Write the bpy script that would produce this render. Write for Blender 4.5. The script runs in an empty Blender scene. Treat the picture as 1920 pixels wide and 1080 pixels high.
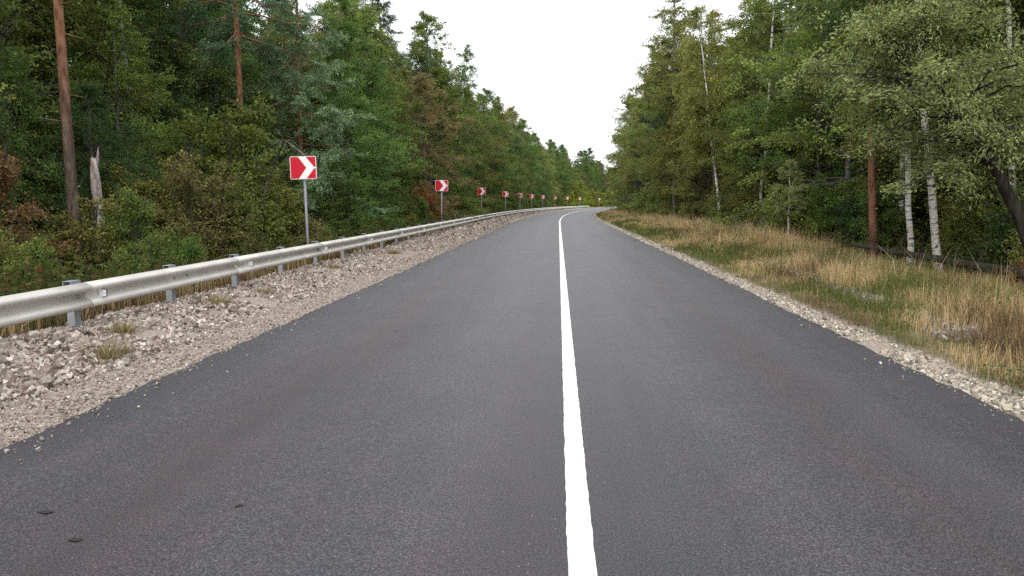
import bpy, math
import numpy as np
from mathutils import Vector, Matrix

scene = bpy.context.scene
R = math.radians

# ---------------------------------------------------------------- camera
CAM_H = 1.56
cam_data = bpy.data.cameras.new("camera")
cam = bpy.data.objects.new("camera", cam_data)
scene.collection.objects.link(cam)
cam.location = (0, 0, CAM_H)
cam.rotation_euler = (R(90 - 6.56), 0, R(3.53))
cam_data.sensor_width = 36
cam_data.lens = 26.25
cam_data.clip_start = 0.05
cam_data.clip_end = 8000
scene.camera = cam

# ---------------------------------------------------------------- world (bright even overcast)
SUN_EL, SUN_AZ = 42, 190
world = bpy.data.worlds.new("World")
scene.world = world
world.use_nodes = True
wn = world.node_tree
wn.nodes.clear()
w_out = wn.nodes.new("ShaderNodeOutputWorld")
w_bg = wn.nodes.new("ShaderNodeBackground")
w_sky = wn.nodes.new("ShaderNodeTexSky")
w_sky.sky_type = 'NISHITA'
w_sky.sun_disc = False
w_sky.sun_elevation = R(SUN_EL)
w_sky.sun_rotation = R(SUN_AZ)
w_sky.air_density = 1.0
w_sky.dust_density = 6.0
w_mix = wn.nodes.new("ShaderNodeMix")          # cloud deck over the clear sky
w_mix.data_type = 'RGBA'
w_mix.inputs[0].default_value = 0.9
w_mix.inputs[7].default_value = (11.0, 11.15, 11.4, 1)
wn.links.new(w_sky.outputs[0], w_mix.inputs[6])
wn.links.new(w_mix.outputs[2], w_bg.inputs[0])
w_bg.inputs[1].default_value = 0.10
wn.links.new(w_bg.outputs[0], w_out.inputs[0])

# ---------------------------------------------------------------- sun (behind thick cloud)
sd = bpy.data.lights.new("sun", 'SUN')
sd.energy = 1.5
sd.angle = R(70)
sd.color = (1.0, 0.97, 0.93)
sun = bpy.data.objects.new("sun", sd)
scene.collection.objects.link(sun)
sun.rotation_euler = (R(90 - SUN_EL), 0, R(180 - SUN_AZ))

# ---------------------------------------------------------------- exposure
vs = scene.view_settings
vs.view_transform = 'Standard'
vs.look = 'None'
vs.exposure = 0.65
vs.gamma = 1.0
vs.use_curve_mapping = False
scene.cycles.max_bounces = 6
scene.cycles.diffuse_bounces = 3
scene.cycles.glossy_bounces = 2
scene.cycles.transmission_bounces = 3
scene.cycles.use_denoising = False

# ================================================================ helpers
C = scene.collection
rng = np.random.default_rng(11)


def make_mesh(name, verts, faces, mat=None, smooth=False, col=None, uv=None):
    """faces: int array (n,3) or (n,4), or list of such arrays; col: per-vertex RGB"""
    me = bpy.data.meshes.new(name)
    verts = np.asarray(verts, np.float32)
    fl = faces if isinstance(faces, list) else [faces]
    fl = [np.asarray(f, np.int32) for f in fl if len(f)]
    idx = np.concatenate([f.ravel() for f in fl])
    cnt = np.concatenate([np.full(len(f), f.shape[1], np.int32) for f in fl])
    me.vertices.add(len(verts))
    me.vertices.foreach_set("co", verts.ravel())
    me.loops.add(len(idx))
    me.loops.foreach_set("vertex_index", idx)
    me.polygons.add(len(cnt))
    start = np.concatenate([[0], np.cumsum(cnt)[:-1]]).astype(np.int32)
    me.polygons.foreach_set("loop_start", start)
    me.polygons.foreach_set("use_smooth", np.full(len(cnt), smooth, bool))
    if uv is not None:
        l = me.uv_layers.new(name="UVMap")
        l.data.foreach_set("uv", np.asarray(uv, np.float32)[idx].ravel())
    if col is not None:
        a = me.color_attributes.new("tint", 'FLOAT_COLOR', 'POINT')
        c4 = np.ones((len(verts), 4), np.float32)
        c4[:, :3] = col
        a.data.foreach_set("color", c4.ravel())
    me.update(calc_edges=True)
    if mat:
        me.materials.append(mat)
    return me


def obj(name, me, parent=None, loc=None, rot=None):
    o = bpy.data.objects.new(name, me)
    C.objects.link(o)
    if parent:
        o.parent = parent
    if loc is not None:
        o.location = loc
    if rot is not None:
        o.rotation_euler = rot
    return o


def tag(o, label=None, cat=None, group=None, kind=None):
    if label: o["label"] = label
    if cat: o["category"] = cat
    if group: o["group"] = group
    if kind: o["kind"] = kind
    return o


class MB:
    """collects vertices and faces of several shapes for one mesh"""
    def __init__(s):
        s.v, s.f3, s.f4, s.n = [], [], [], 0
    def add(s, v, f):
        v = np.asarray(v, float); f = np.asarray(f, int) + s.n
        s.v.append(v); s.n += len(v)
        (s.f3 if f.shape[1] == 3 else s.f4).append(f)
    def box(s, lo, hi):
        x0, y0, z0 = lo; x1, y1, z1 = hi
        s.add([(x0,y0,z0),(x1,y0,z0),(x1,y1,z0),(x0,y1,z0),(x0,y0,z1),(x1,y0,z1),(x1,y1,z1),(x0,y1,z1)],
              [(0,3,2,1),(4,5,6,7),(0,1,5,4),(1,2,6,5),(2,3,7,6),(3,0,4,7)])
    def tube(s, pts, rad, n=6, cap=True):
        pts = np.asarray(pts, float); k = len(pts)
        rad = np.broadcast_to(np.asarray(rad, float), (k,))
        t = np.gradient(pts, axis=0)
        t /= np.linalg.norm(t, axis=1)[:, None] + 1e-9
        ref = np.array([1.0, 0, 0]) if abs(t[0, 0]) < 0.8 else np.array([0, 1.0, 0])
        a = np.cross(t, ref); a /= np.linalg.norm(a, axis=1)[:, None] + 1e-9
        b = np.cross(t, a)
        th = np.linspace(0, 2*np.pi, n, endpoint=False)
        v = pts[:, None] + rad[:, None, None]*(np.cos(th)[None, :, None]*a[:, None] + np.sin(th)[None, :, None]*b[:, None])
        i = np.arange(k-1)[:, None]*n; j = np.arange(n)[None]; j2 = (j+1) % n
        f = np.stack([i+j, i+j2, i+n+j2, i+n+j], -1).reshape(-1, 4)
        base = s.n
        s.add(v.reshape(-1, 3), f)
        if cap:
            s.v.append(pts[[0, -1]]); c0 = s.n; s.n += 2
            jj = np.arange(n); jn = (jj+1) % n
            s.f3.append(np.stack([np.full(n, c0), base+jn, base+jj], 1))
            s.f3.append(np.stack([np.full(n, c0+1), base+(k-1)*n+jj, base+(k-1)*n+jn], 1))
    def prism(s, poly, axis_from, axis_to):
        """poly: (n,2) in x,z ; extruded in y"""
        n = len(poly)
        a = [(p[0], axis_from, p[1]) for p in poly]; b = [(p[0], axis_to, p[1]) for p in poly]
        base = s.n
        s.add(a+b, [(i, (i+1) % n, n+(i+1) % n, n+i) for i in range(n)])
        for off, flip in ((0, 1), (n, 0)):
            t = [(base+off, base+off+i, base+off+i+1) for i in range(1, n-1)]
            s.f3.append(np.array([q[::-1] if flip else q for q in t]))
    def mesh(s, name, mat, smooth=False):
        v = np.concatenate(s.v)
        f = []
        if s.f4: f.append(np.concatenate(s.f4))
        if s.f3: f.append(np.concatenate(s.f3))
        return make_mesh(name, v, f, mat, smooth)


def vnoise(x, y, seed=0):
    """smooth 2-D value noise, 0..1"""
    x = np.asarray(x, float); y = np.asarray(y, float)
    xi = np.floor(x).astype(np.int64); yi = np.floor(y).astype(np.int64)
    fx = x-xi; fy = y-yi
    fx = fx*fx*(3-2*fx); fy = fy*fy*(3-2*fy)
    def h(a, b):
        n = (a*374761393 + b*668265263 + seed*1442695041) & 0xffffffff
        n = ((n ^ (n >> 13))*1274126177) & 0xffffffff
        return ((n ^ (n >> 16)) & 0xffff)/65535.0
    return (h(xi,yi)*(1-fx)+h(xi+1,yi)*fx)*(1-fy) + (h(xi,yi+1)*(1-fx)+h(xi+1,yi+1)*fx)*fy


def xc(y):
    """x of the road's centre line: straight, then a long bend to the right"""
    y = np.asarray(y, float)
    q = np.clip(y, 55, 330)-55
    return 0.11 + q*q/1660 + np.clip(y-330, 0, None)*0.33


LEFT_E, RIGHT_E = -3.66, 3.26        # edges of the asphalt, from the centre line
PROF_T = [-400, -30, -14, -10, -8.2, -7.0, -6.3, -5.6, -4.8, -4.2, -3.9, -3.3, 0, 3.0, 3.4, 3.8, 5, 7, 9, 11, 16, 400]
PROF_Z = [-.6, -.6, -.55, -.55, -.55, -.33, -.01, .075, .055, -.015, -.035, -.09, -.09, -.09, -.035, -.02, -.01, -.10, -.22, -.28, -.3, -.3]


def gz(t, y):
    z = np.interp(t, PROF_T, PROF_Z)
    a = np.clip((np.abs(np.asarray(t))-4.0)/1.5, 0, 1)
    z = z + a*(vnoise(np.asarray(t)*.9, np.asarray(y)*.9, 3)-.5)*.12 + a*(vnoise(np.asarray(t)*.2, np.asarray(y)*.2, 4)-.5)*.25*np.clip((np.abs(t)-7)/4, 0, 1)
    return z


def P(t, y, dz=0.0):
    return np.array([xc(y)+t, y, gz(t, y)+dz], float)


# ================================================================ materials
def new_mat(name):
    m = bpy.data.materials.new(name)
    m.use_nodes = True
    nt = m.node_tree
    b = nt.nodes["Principled BSDF"]
    return m, nt, b, nt.nodes.new, nt.links.new


def ramp(N, stops):
    r = N("ShaderNodeValToRGB")
    e = r.color_ramp.elements
    while len(e) < len(stops): e.new(0.5)
    for q, (p, c) in zip(e, stops):
        q.position = p; q.color = (*c, 1) if len(c) == 3 else c
    return r


def noise(N, L, vec, scale, detail=4, rough=.55):
    n = N("ShaderNodeTexNoise")
    n.inputs["Scale"].default_value = scale
    n.inputs["Detail"].default_value = detail
    n.inputs["Roughness"].default_value = rough
    if vec is not None: L(vec, n.inputs["Vector"])
    return n


def mapping(N, L, vec, scale):
    m = N("ShaderNodeMapping")
    m.inputs["Scale"].default_value = scale
    L(vec, m.inputs["Vector"])
    return m.outputs[0]


def mixc(N, L, fac, a, b, mode='MIX'):
    m = N("ShaderNodeMix"); m.data_type = 'RGBA'; m.blend_type = mode
    for s, v in ((0, fac), (6, a), (7, b)):
        if hasattr(v, "type") and hasattr(v, "links"): L(v, m.inputs[s])
        elif isinstance(v, (tuple, list)): m.inputs[s].default_value = (*v, 1)
        else: m.inputs[s].default_value = v
    return m.outputs[2]


def mat_asphalt():
    m, nt, b, N, L = new_mat("asphalt")
    tc = N("ShaderNodeTexCoord"); g = tc.outputs["Object"]; uv = tc.outputs["UV"]
    fine = noise(N, L, g, 105, 5, .85)
    r1 = ramp(N, [(.39, (.003,.003,.004)), (.5, (.021,.021,.025)), (.60, (.105,.102,.111))])
    L(fine.outputs[0], r1.inputs[0])
    # long stains along the driving direction
    st = noise(N, L, mapping(N, L, uv, (1.5, .07, 1)), 1.0, 5, .6)
    rs = ramp(N, [(.35, (.80,.79,.82)), (.5, (1,1,1)), (.66, (1.16,1.10,1.10))])
    L(st.outputs[0], rs.inputs[0])
    c = mixc(N, L, 1.0, r1.outputs[0], rs.outputs[0], 'MULTIPLY')
    # purple-brown wheel tracks
    bl = noise(N, L, mapping(N, L, uv, (.9, .16, 1)), 1.3, 4, .6)
    rb = ramp(N, [(.5, (1,1,1)), (.68, (1.12,.95,1.0))])
    L(bl.outputs[0], rb.inputs[0])
    c = mixc(N, L, 1.0, c, rb.outputs[0], 'MULTIPLY')
    big = noise(N, L, g, .8, 6, .62)
    rg = ramp(N, [(.3, (.84,.85,.87)), (.7, (1.14,1.13,1.11))])
    L(big.outputs[0], rg.inputs[0])
    c = mixc(N, L, 1.0, c, rg.outputs[0], 'MULTIPLY')
    # worn reddish-brown wheel tracks and paler bluish strips between them
    su = N("ShaderNodeSeparateXYZ"); L(uv, su.inputs[0])
    wv = noise(N, L, mapping(N, L, uv, (.25, .22, 1)), 1.0, 4, .6)
    wa = N("ShaderNodeMath"); wa.operation = 'MULTIPLY_ADD'; wa.inputs[1].default_value = 1.5; wa.inputs[2].default_value = -.75; L(wv.outputs[0], wa.inputs[0])
    ws = N("ShaderNodeMath"); ws.operation = 'ADD'; L(su.outputs[0], ws.inputs[0]); L(wa.outputs[0], ws.inputs[1])
    wm = N("ShaderNodeMapRange"); wm.inputs[1].default_value = -4; wm.inputs[2].default_value = 4; L(ws.outputs[0], wm.inputs[0])
    kk = lambda t: (t+4)/8
    pale, neut, track = (1.16,1.18,1.21), (1,1,1), (1.12,.93,.93)
    rw = ramp(N, [(kk(-3.6), (.80,.82,.86)), (kk(-3.0), pale), (kk(-2.3), track), (kk(-1.5), neut), (kk(-.9), pale), (kk(-.35), (.95,.80,.80)), (kk(.3), neut), (kk(1.1), pale), (kk(1.8), (1.04,.86,.88)), (kk(2.3), pale), (kk(3.2), (.84,.85,.89))])
    L(wm.outputs[0], rw.inputs[0])
    c = mixc(N, L, 1.0, c, rw.outputs[0], 'MULTIPLY')
    hu = noise(N, L, g, 3.2, 5, .7)
    rh = ramp(N, [(.38, (.93,.985,1.06)), (.5, (1,1,1.02)), (.60, (1.10,.94,1.04))])
    L(hu.outputs[0], rh.inputs[0])
    c = mixc(N, L, 1.0, c, rh.outputs[0], 'MULTIPLY')
    # pale chips in the wearing course
    vo = N("ShaderNodeTexVoronoi"); vo.inputs["Scale"].default_value = 26; L(g, vo.inputs["Vector"])
    rv = ramp(N, [(.07, (1,1,1)), (.10, (0,0,0))]); L(vo.outputs["Distance"], rv.inputs[0])
    cr = N("ShaderNodeSeparateColor"); L(vo.outputs["Color"], cr.inputs[0])
    gt = N("ShaderNodeMath"); gt.operation = 'GREATER_THAN'; gt.inputs[1].default_value = .80; L(cr.outputs[0], gt.inputs[0])
    mu = N("ShaderNodeMath"); mu.operation = 'MULTIPLY'; L(gt.outputs[0], mu.inputs[0]); L(rv.outputs[0], mu.inputs[1])
    c = mixc(N, L, mu.outputs[0], c, (.30,.29,.28))
    L(c, b.inputs["Base Color"])
    b.inputs["Roughness"].default_value = .52
    b.inputs["Specular IOR Level"].default_value = .62
    bp = N("ShaderNodeBump"); bp.inputs["Strength"].default_value = .55; bp.inputs["Distance"].default_value = .006
    L(fine.outputs[0], bp.inputs["Height"]); L(bp.outputs[0], b.inputs["Normal"])
    return m


def mat_paint():
    m, nt, b, N, L = new_mat("road_paint")
    tc = N("ShaderNodeTexCoord"); g = tc.outputs["Object"]
    n = noise(N, L, g, 60, 4, .7)
    r = ramp(N, [(.27, (.20,.20,.20)), (.36, (.72,.72,.71)), (.7, (.84,.84,.83))])
    L(n.outputs[0], r.inputs[0]); L(r.outputs[0], b.inputs["Base Color"])
    b.inputs["Roughness"].default_value = .6
    bp = N("ShaderNodeBump"); bp.inputs["Strength"].default_value = .4; bp.inputs["Distance"].default_value = .004
    L(n.outputs[0], bp.inputs["Height"]); L(bp.outputs[0], b.inputs["Normal"])
    return m


def mat_ground():
    """forest litter, dry verge soil and crushed-stone shoulder, told apart by the distance from the centre line (uv.x)"""
    m, nt, b, N, L = new_mat("ground_soil")
    tc = N("ShaderNodeTexCoord"); g = tc.outputs["Object"]; uv = tc.outputs["UV"]
    n1 = noise(N, L, g, 1.3, 6, .65)
    litter = ramp(N, [(.3, (.030,.022,.014)), (.5, (.062,.044,.026)), (.62, (.055,.060,.024)), (.75, (.11,.08,.045))])
    L(n1.outputs[0], litter.inputs[0])
    n2 = noise(N, L, g, 26, 4, .7)
    gravel = ramp(N, [(.3, (.13,.108,.09)), (.5, (.29,.245,.208)), (.7, (.46,.405,.35))])
    L(n2.outputs[0], gravel.inputs[0])
    sx = N("ShaderNodeSeparateXYZ"); L(uv, sx.inputs[0])
    nz = noise(N, L, g, 2.2, 5, .6)
    ad = N("ShaderNodeMath"); ad.operation = 'MULTIPLY_ADD'; ad.inputs[1].default_value = .7; ad.inputs[2].default_value = -.35
    L(nz.outputs[0], ad.inputs[0])
    tt = N("ShaderNodeMath"); tt.operation = 'ADD'; L(sx.outputs[0], tt.inputs[0]); L(ad.outputs[0], tt.inputs[1])
    mr = N("ShaderNodeMapRange"); mr.inputs[1].default_value = -10; mr.inputs[2].default_value = 10
    L(tt.outputs[0], mr.inputs[0])
    k = lambda t: (t+10)/20
    msk = ramp(N, [(k(-6.35), (0,0,0)), (k(-6.05), (1,1,1)), (k(3.65), (1,1,1)), (k(3.85), (0,0,0))])
    L(mr.outputs[0], msk.inputs[0])
    thatch = ramp(N, [(.3, (.075,.055,.028)), (.5, (.17,.13,.068)), (.7, (.27,.21,.12))]); L(n2.outputs[0], thatch.inputs[0])
    tm_ = ramp(N, [(k(3.5), (0,0,0)), (k(4.1), (1,1,1)), (k(8.2), (1,1,1)), (k(9.2), (0,0,0))]); L(mr.outputs[0], tm_.inputs[0])
    soil = mixc(N, L, tm_.outputs[0], litter.outputs[0], thatch.outputs[0])
    c = mixc(N, L, msk.outputs[0], soil, gravel.outputs[0])
    L(c, b.inputs["Base Color"])
    b.inputs["Roughness"].default_value = .95
    b.inputs["Specular IOR Level"].default_value = .2
    bp = N("ShaderNodeBump"); bp.inputs["Strength"].default_value = .8; bp.inputs["Distance"].default_value = .03
    L(n2.outputs[0], bp.inputs["Height"]); L(bp.outputs[0], b.inputs["Normal"])
    return m


def mat_tint(name, rough=.9, spec=.2, transl=0.0, nscale=0):
    """colour carried by each leaf, blade or stone of its own"""
    m, nt, b, N, L = new_mat(name)
    a = N("ShaderNodeAttribute"); a.attribute_name = "tint"
    c = a.outputs["Color"]
    if nscale:
        tc = N("ShaderNodeTexCoord")
        n = noise(N, L, tc.outputs["Object"], nscale, 3, .6)
        r = ramp(N, [(.3, (.7,.68,.66)), (.7, (1.2,1.2,1.2))]); L(n.outputs[0], r.inputs[0])
        c = mixc(N, L, 1.0, c, r.outputs[0], 'MULTIPLY')
    L(c, b.inputs["Base Color"])
    b.inputs["Roughness"].default_value = rough
    b.inputs["Specular IOR Level"].default_value = spec
    if transl:
        t = N("ShaderNodeBsdfTranslucent"); L(c, t.inputs[0])
        mx = N("ShaderNodeMixShader"); mx.inputs[0].default_value = transl
        L(b.outputs[0], mx.inputs[1]); L(t.outputs[0], mx.inputs[2])
        L(mx.outputs[0], nt.nodes["Material Output"].inputs[0])
    return m


def mat_leaf(name, spec=.25, transl=.42):
    """leaf colour = the plant's own colour (object colour) varied leaf by leaf"""
    m, nt, b, N, L = new_mat(name)
    oi = N("ShaderNodeObjectInfo")
    a = N("ShaderNodeAttribute"); a.attribute_name = "tint"
    c = mixc(N, L, 1.0, oi.outputs["Color"], a.outputs["Color"], 'MULTIPLY')
    L(c, b.inputs["Base Color"])
    b.inputs["Roughness"].default_value = .6
    b.inputs["Specular IOR Level"].default_value = spec
    t = N("ShaderNodeBsdfTranslucent"); L(c, t.inputs[0])
    mx = N("ShaderNodeMixShader"); mx.inputs[0].default_value = transl
    L(b.outputs[0], mx.inputs[1]); L(t.outputs[0], mx.inputs[2])
    L(mx.outputs[0], nt.nodes["Material Output"].inputs[0])
    return m


def mat_bark(name, cols, scale, stretch=(1, 1, .15), upper=None, z0=2, z1=5):
    m, nt, b, N, L = new_mat(name)
    tc = N("ShaderNodeTexCoord"); g = tc.outputs["Object"]
    n = noise(N, L, mapping(N, L, g, stretch), scale, 5, .65)
    r = ramp(N, [(.32, cols[0]), (.5, cols[1]), (.68, cols[2])]); L(n.outputs[0], r.inputs[0])
    c = r.outputs[0]
    if upper:
        r2 = ramp(N, [(.32, upper[0]), (.5, upper[1]), (.68, upper[2])]); L(n.outputs[0], r2.inputs[0])
        sx = N("ShaderNodeSeparateXYZ"); L(g, sx.inputs[0])
        nw = noise(N, L, g, 2.5, 3)
        ad = N("ShaderNodeMath"); ad.operation = 'MULTIPLY_ADD'; ad.inputs[1].default_value = 2.0; L(nw.outputs[0], ad.inputs[0]); L(sx.outputs[2], ad.inputs[2])
        mr = N("ShaderNodeMapRange"); mr.inputs[1].default_value = z0+1; mr.inputs[2].default_value = z1+1; L(ad.outputs[0], mr.inputs[0])
        c = mixc(N, L, mr.outputs[0], c, r2.outputs[0])
    L(c, b.inputs["Base Color"])
    b.inputs["Roughness"].default_value = .9
    b.inputs["Specular IOR Level"].default_value = .2
    bp = N("ShaderNodeBump"); bp.inputs["Strength"].default_value = .7; bp.inputs["Distance"].default_value = .03
    L(n.outputs[0], bp.inputs["Height"]); L(bp.outputs[0], b.inputs["Normal"])
    return m


def mat_birch():
    m, nt, b, N, L = new_mat("birch_bark")
    tc = N("ShaderNodeTexCoord"); g = tc.outputs["Object"]
    n = noise(N, L, mapping(N, L, g, (1.4, 1.4, 7.5)), 1.6, 5, .65)
    r = ramp(N, [(.385, (.025,.022,.02)), (.43, (.30,.28,.27)), (.48, (.74,.72,.70)), (.8, (.82,.80,.78))]); L(n.outputs[0], r.inputs[0])
    n2 = noise(N, L, g, 1.2, 4)
    r2 = ramp(N, [(.35, (.66,.64,.61)), (.6, (1,1,1))]); L(n2.outputs[0], r2.inputs[0])
    c = mixc(N, L, 1.0, r.outputs[0], r2.outputs[0], 'MULTIPLY')
    L(c, b.inputs["Base Color"])
    b.inputs["Roughness"].default_value = .75
    return m


def mat_metal(name, col, rough, nsc=9, metallic=.55):
    m, nt, b, N, L = new_mat(name)
    tc = N("ShaderNodeTexCoord"); g = tc.outputs["Object"]
    n = noise(N, L, g, nsc, 3, .5)
    r = ramp(N, [(.3, tuple(x*.90 for x in col)), (.55, col), (.75, tuple(min(1, x*1.15) for x in col))]); L(n.outputs[0], r.inputs[0])
    L(r.outputs[0], b.inputs["Base Color"])
    b.inputs["Metallic"].default_value = metallic
    rr = ramp(N, [(.3, (rough+.06,)*3), (.7, (rough-.04,)*3)]); L(n.outputs[0], rr.inputs[0]); L(rr.outputs[0], b.inputs["Roughness"])
    return m


def mat_plain(name, col, rough=.6, var=.12, nsc=12, spec=.5):
    m, nt, b, N, L = new_mat(name)
    tc = N("ShaderNodeTexCoord")
    n = noise(N, L, tc.outputs["Object"], nsc, 4, .65)
    r = ramp(N, [(.3, tuple(x*(1-var) for x in col)), (.7, tuple(min(1, x*(1+var)) for x in col))]); L(n.outputs[0], r.inputs[0])
    L(r.outputs[0], b.inputs["Base Color"])
    b.inputs["Roughness"].default_value = rough
    b.inputs["Specular IOR Level"].default_value = spec
    return m


M = dict(
    asphalt=mat_asphalt(), paint=mat_paint(), ground=mat_ground(),
    stone=mat_tint("crushed_stone", .9, .25, 0, 40),
    grass=mat_tint("grass_blade", .75, .2, .5),
    leaf=mat_leaf("leaf"), needle=mat_leaf("needle", .2, .12),
    pine=mat_bark("pine_bark", ((.035,.026,.020), (.10,.075,.058), (.19,.15,.125)), 9, (1,1,.3),
                  ((.095,.045,.026), (.225,.11,.062), (.33,.185,.11)), 3.2, 5.6),
    pinered=mat_bark("red_pine_bark", ((.05,.030,.024), (.15,.075,.05), (.24,.13,.09)), 9, (1,1,.3),
                     ((.10,.045,.028), (.24,.11,.066), (.34,.18,.115)), .5, 1.6),
    bark=mat_bark("dark_bark", ((.012,.010,.009), (.035,.030,.025), (.075,.066,.056)), 10),
    greybark=mat_bark("grey_bark", ((.05,.045,.04), (.12,.11,.098), (.22,.205,.185)), 8, (1,1,.35)),
    dead=mat_bark("dead_wood", ((.08,.06,.055), (.32,.26,.24), (.52,.45,.43)), 14, (1,1,.4)),
    birch=mat_birch(),
    zinc=mat_metal("galvanised_rail", (.60,.575,.54), .45, 2.2, .25),
    zincdark=mat_metal("galvanised_post", (.36,.38,.42), .5, 9),
    signpost=mat_metal("sign_post_steel", (.24,.25,.28), .6, 9, .35),
    red=mat_plain("sign_red", (.52,.006,.022), .5, .06, 12, .25),
    white=mat_plain("sign_white", (.80,.80,.80), .4, .03),
    signback=mat_plain("sign_back", (.35,.36,.37), .5),
    reflector=mat_plain("reflector_face", (.82,.83,.85), .25),
    black=mat_plain("black_plastic", (.02,.02,.02), .5),
    darkleaf=mat_plain("wet_leaf", (.040,.037,.037), .85, .35, 40, .1),
)

# ================================================================ ground, road, centre line
ts = np.unique(np.concatenate([np.array([-3000,-1500,-700,-300,-150,-80,-50,-36,-28,-22]), np.arange(-18,-9,.9), np.arange(-9,-3,.2),
                               np.arange(-3,3.01,.75), np.arange(3.2,9.5,.25), np.arange(10,18,1.0), np.array([20,24,30,40,60,100,200,500,1200,3000])]))
ys = np.unique(np.concatenate([np.array([-3000,-1000,-300,-100,-40,-20,-10,-5]), np.arange(-2,45,.5), np.arange(45,140,1.5), np.arange(140,340,4),
                               np.array([360,400,460,560,700,900,1300,2000,3500])]))
T, Y = np.meshgrid(ts, ys)
Z = gz(T, Y)
V = np.stack([xc(Y)+T, Y, Z], -1).reshape(-1, 3)
nt_, ny_ = len(ts), len(ys)
ii = (np.arange(ny_-1)[:, None]*nt_ + np.arange(nt_-1)[None]).ravel()
ground = obj("ground", make_mesh("ground", V, np.stack([ii, ii+1, ii+1+nt_, ii+nt_], 1), M["ground"], True,
                                 uv=np.stack([T.ravel(), Y.ravel()], 1)))
tag(ground, "litter-strewn forest floor and stony roadside soil under the trees", "ground", kind="structure")

# asphalt slab with a ragged edge and a real step down to the shoulders
ys = np.unique(np.concatenate([np.arange(-12, 3, .5), np.arange(3, 14, .05), np.arange(14, 40, .15), np.arange(40, 120, .5), np.arange(120, 331, 2)]))
jl = (vnoise(ys*3, ys*0, 7)-.5)*.025 + (vnoise(ys*.35, ys*0, 8)-.5)*.035 + (vnoise(ys*9, ys*0, 17)-.5)*.04
jr = (vnoise(ys*3, ys*0, 9)-.5)*.025 + (vnoise(ys*.35, ys*0, 10)-.5)*.035 + (vnoise(ys*9, ys*0, 18)-.5)*.04
cols = [(LEFT_E-.03+jl, -.12+0*ys), (LEFT_E+jl, -.012+0*ys), (LEFT_E+.05+jl, 0*ys), (-1.9+0*ys, .012+0*ys), (0*ys, .02+0*ys),
        (1.9+0*ys, .012+0*ys), (RIGHT_E-.05+jr, 0*ys), (RIGHT_E+jr, -.012+0*ys), (RIGHT_E+.03+jr, -.12+0*ys)]
k = len(cols)
V = np.stack([np.stack([xc(ys)+t, ys, z], -1) for t, z in cols], 1).reshape(-1, 3)
UV = np.stack([np.stack([t, ys], -1) for t, z in cols], 1).reshape(-1, 2)
ii = (np.arange(len(ys)-1)[:, None]*k + np.arange(k-1)[None]).ravel()
road = obj("road", make_mesh("road", V, np.stack([ii, ii+1, ii+1+k, ii+k], 1), M["asphalt"], False, uv=UV))
tag(road, "dark grey two-lane asphalt road bending right into the forest", "road", kind="structure")

w = .058
e1 = (vnoise(ys*23, ys*0, 12)-.5)*.007; e2 = (vnoise(ys*23, ys*0, 13)-.5)*.007
cols = [(-w-.002+e1, .0195), (-w+e1, .0235), (0*ys, .0245), (w+e2, .0235), (w+.002+e2, .0195)]
k = len(cols)
V = np.stack([np.stack([xc(ys)+t, ys, z+0*ys], -1) for t, z in cols], 1).reshape(-1, 3)
ii = (np.arange(len(ys)-1)[:, None]*k + np.arange(k-1)[None]).ravel()
line = obj("road_marking", make_mesh("road_marking", V, np.stack([ii, ii+1, ii+1+k, ii+k], 1), M["paint"]))
tag(line, "unbroken white centre line painted along the asphalt", "road marking", kind="structure")

# ================================================================ gravel
CUBE_V = np.array([(-1,-1,-1),(1,-1,-1),(1,1,-1),(-1,1,-1),(-1,-1,1),(1,-1,1),(1,1,1),(-1,1,1)], float)*.5
CUBE_F = np.array([(0,3,2,1),(4,5,6,7),(0,1,5,4),(1,2,6,5),(2,3,7,6),(3,0,4,7)])


def stones(name, t, y, size, col, sink=.25, zb=None):
    n = len(t)
    v = CUBE_V[None].repeat(n, 0) * (size[:, None, None]*rng.uniform(.65, 1.25, (n, 1, 3)))
    v[:, 4:, :2] *= rng.uniform(.45, .95, (n, 1, 1))
    v += rng.normal(0, .11, v.shape)*size[:, None, None]
    q = rng.normal(size=(n, 4)); q[:, 1:3] *= .7; q /= np.linalg.norm(q, axis=1)[:, None]
    a, b, c, d = q.T
    Rm = np.stack([np.stack([1-2*(c*c+d*d), 2*(b*c-a*d), 2*(b*d+a*c)], -1), np.stack([2*(b*c+a*d), 1-2*(b*b+d*d), 2*(c*d-a*b)], -1),
                   np.stack([2*(b*d-a*c), 2*(c*d+a*b), 1-2*(b*b+c*c)], -1)], 1)
    v = np.einsum('nij,nkj->nki', Rm, v)
    pos = np.stack([xc(y)+t, y, (gz(t, y) if zb is None else zb)+size*(.5-sink)], -1)
    v += pos[:, None]
    f = (CUBE_F[None] + (np.arange(n)*8)[:, None, None]).reshape(-1, 4)
    return obj(name, make_mesh(name, v.reshape(-1, 3), f, M["stone"], col=col.repeat(8, 0)))


def ydist(n, y0, y1, p):
    """more samples close to the camera"""
    u = rng.random(n)
    return (y0**(1-p) + u*(y1**(1-p)-y0**(1-p)))**(1/(1-p)) if p != 1 else y0*(y1/y0)**u


def stone_col(n, pal, pr, jit=.14):
    c = np.array(pal)[rng.choice(len(pal), n, p=pr)]
    return np.clip(c*(1+rng.normal(0, jit, (n, 1))), .02, .9)


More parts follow.
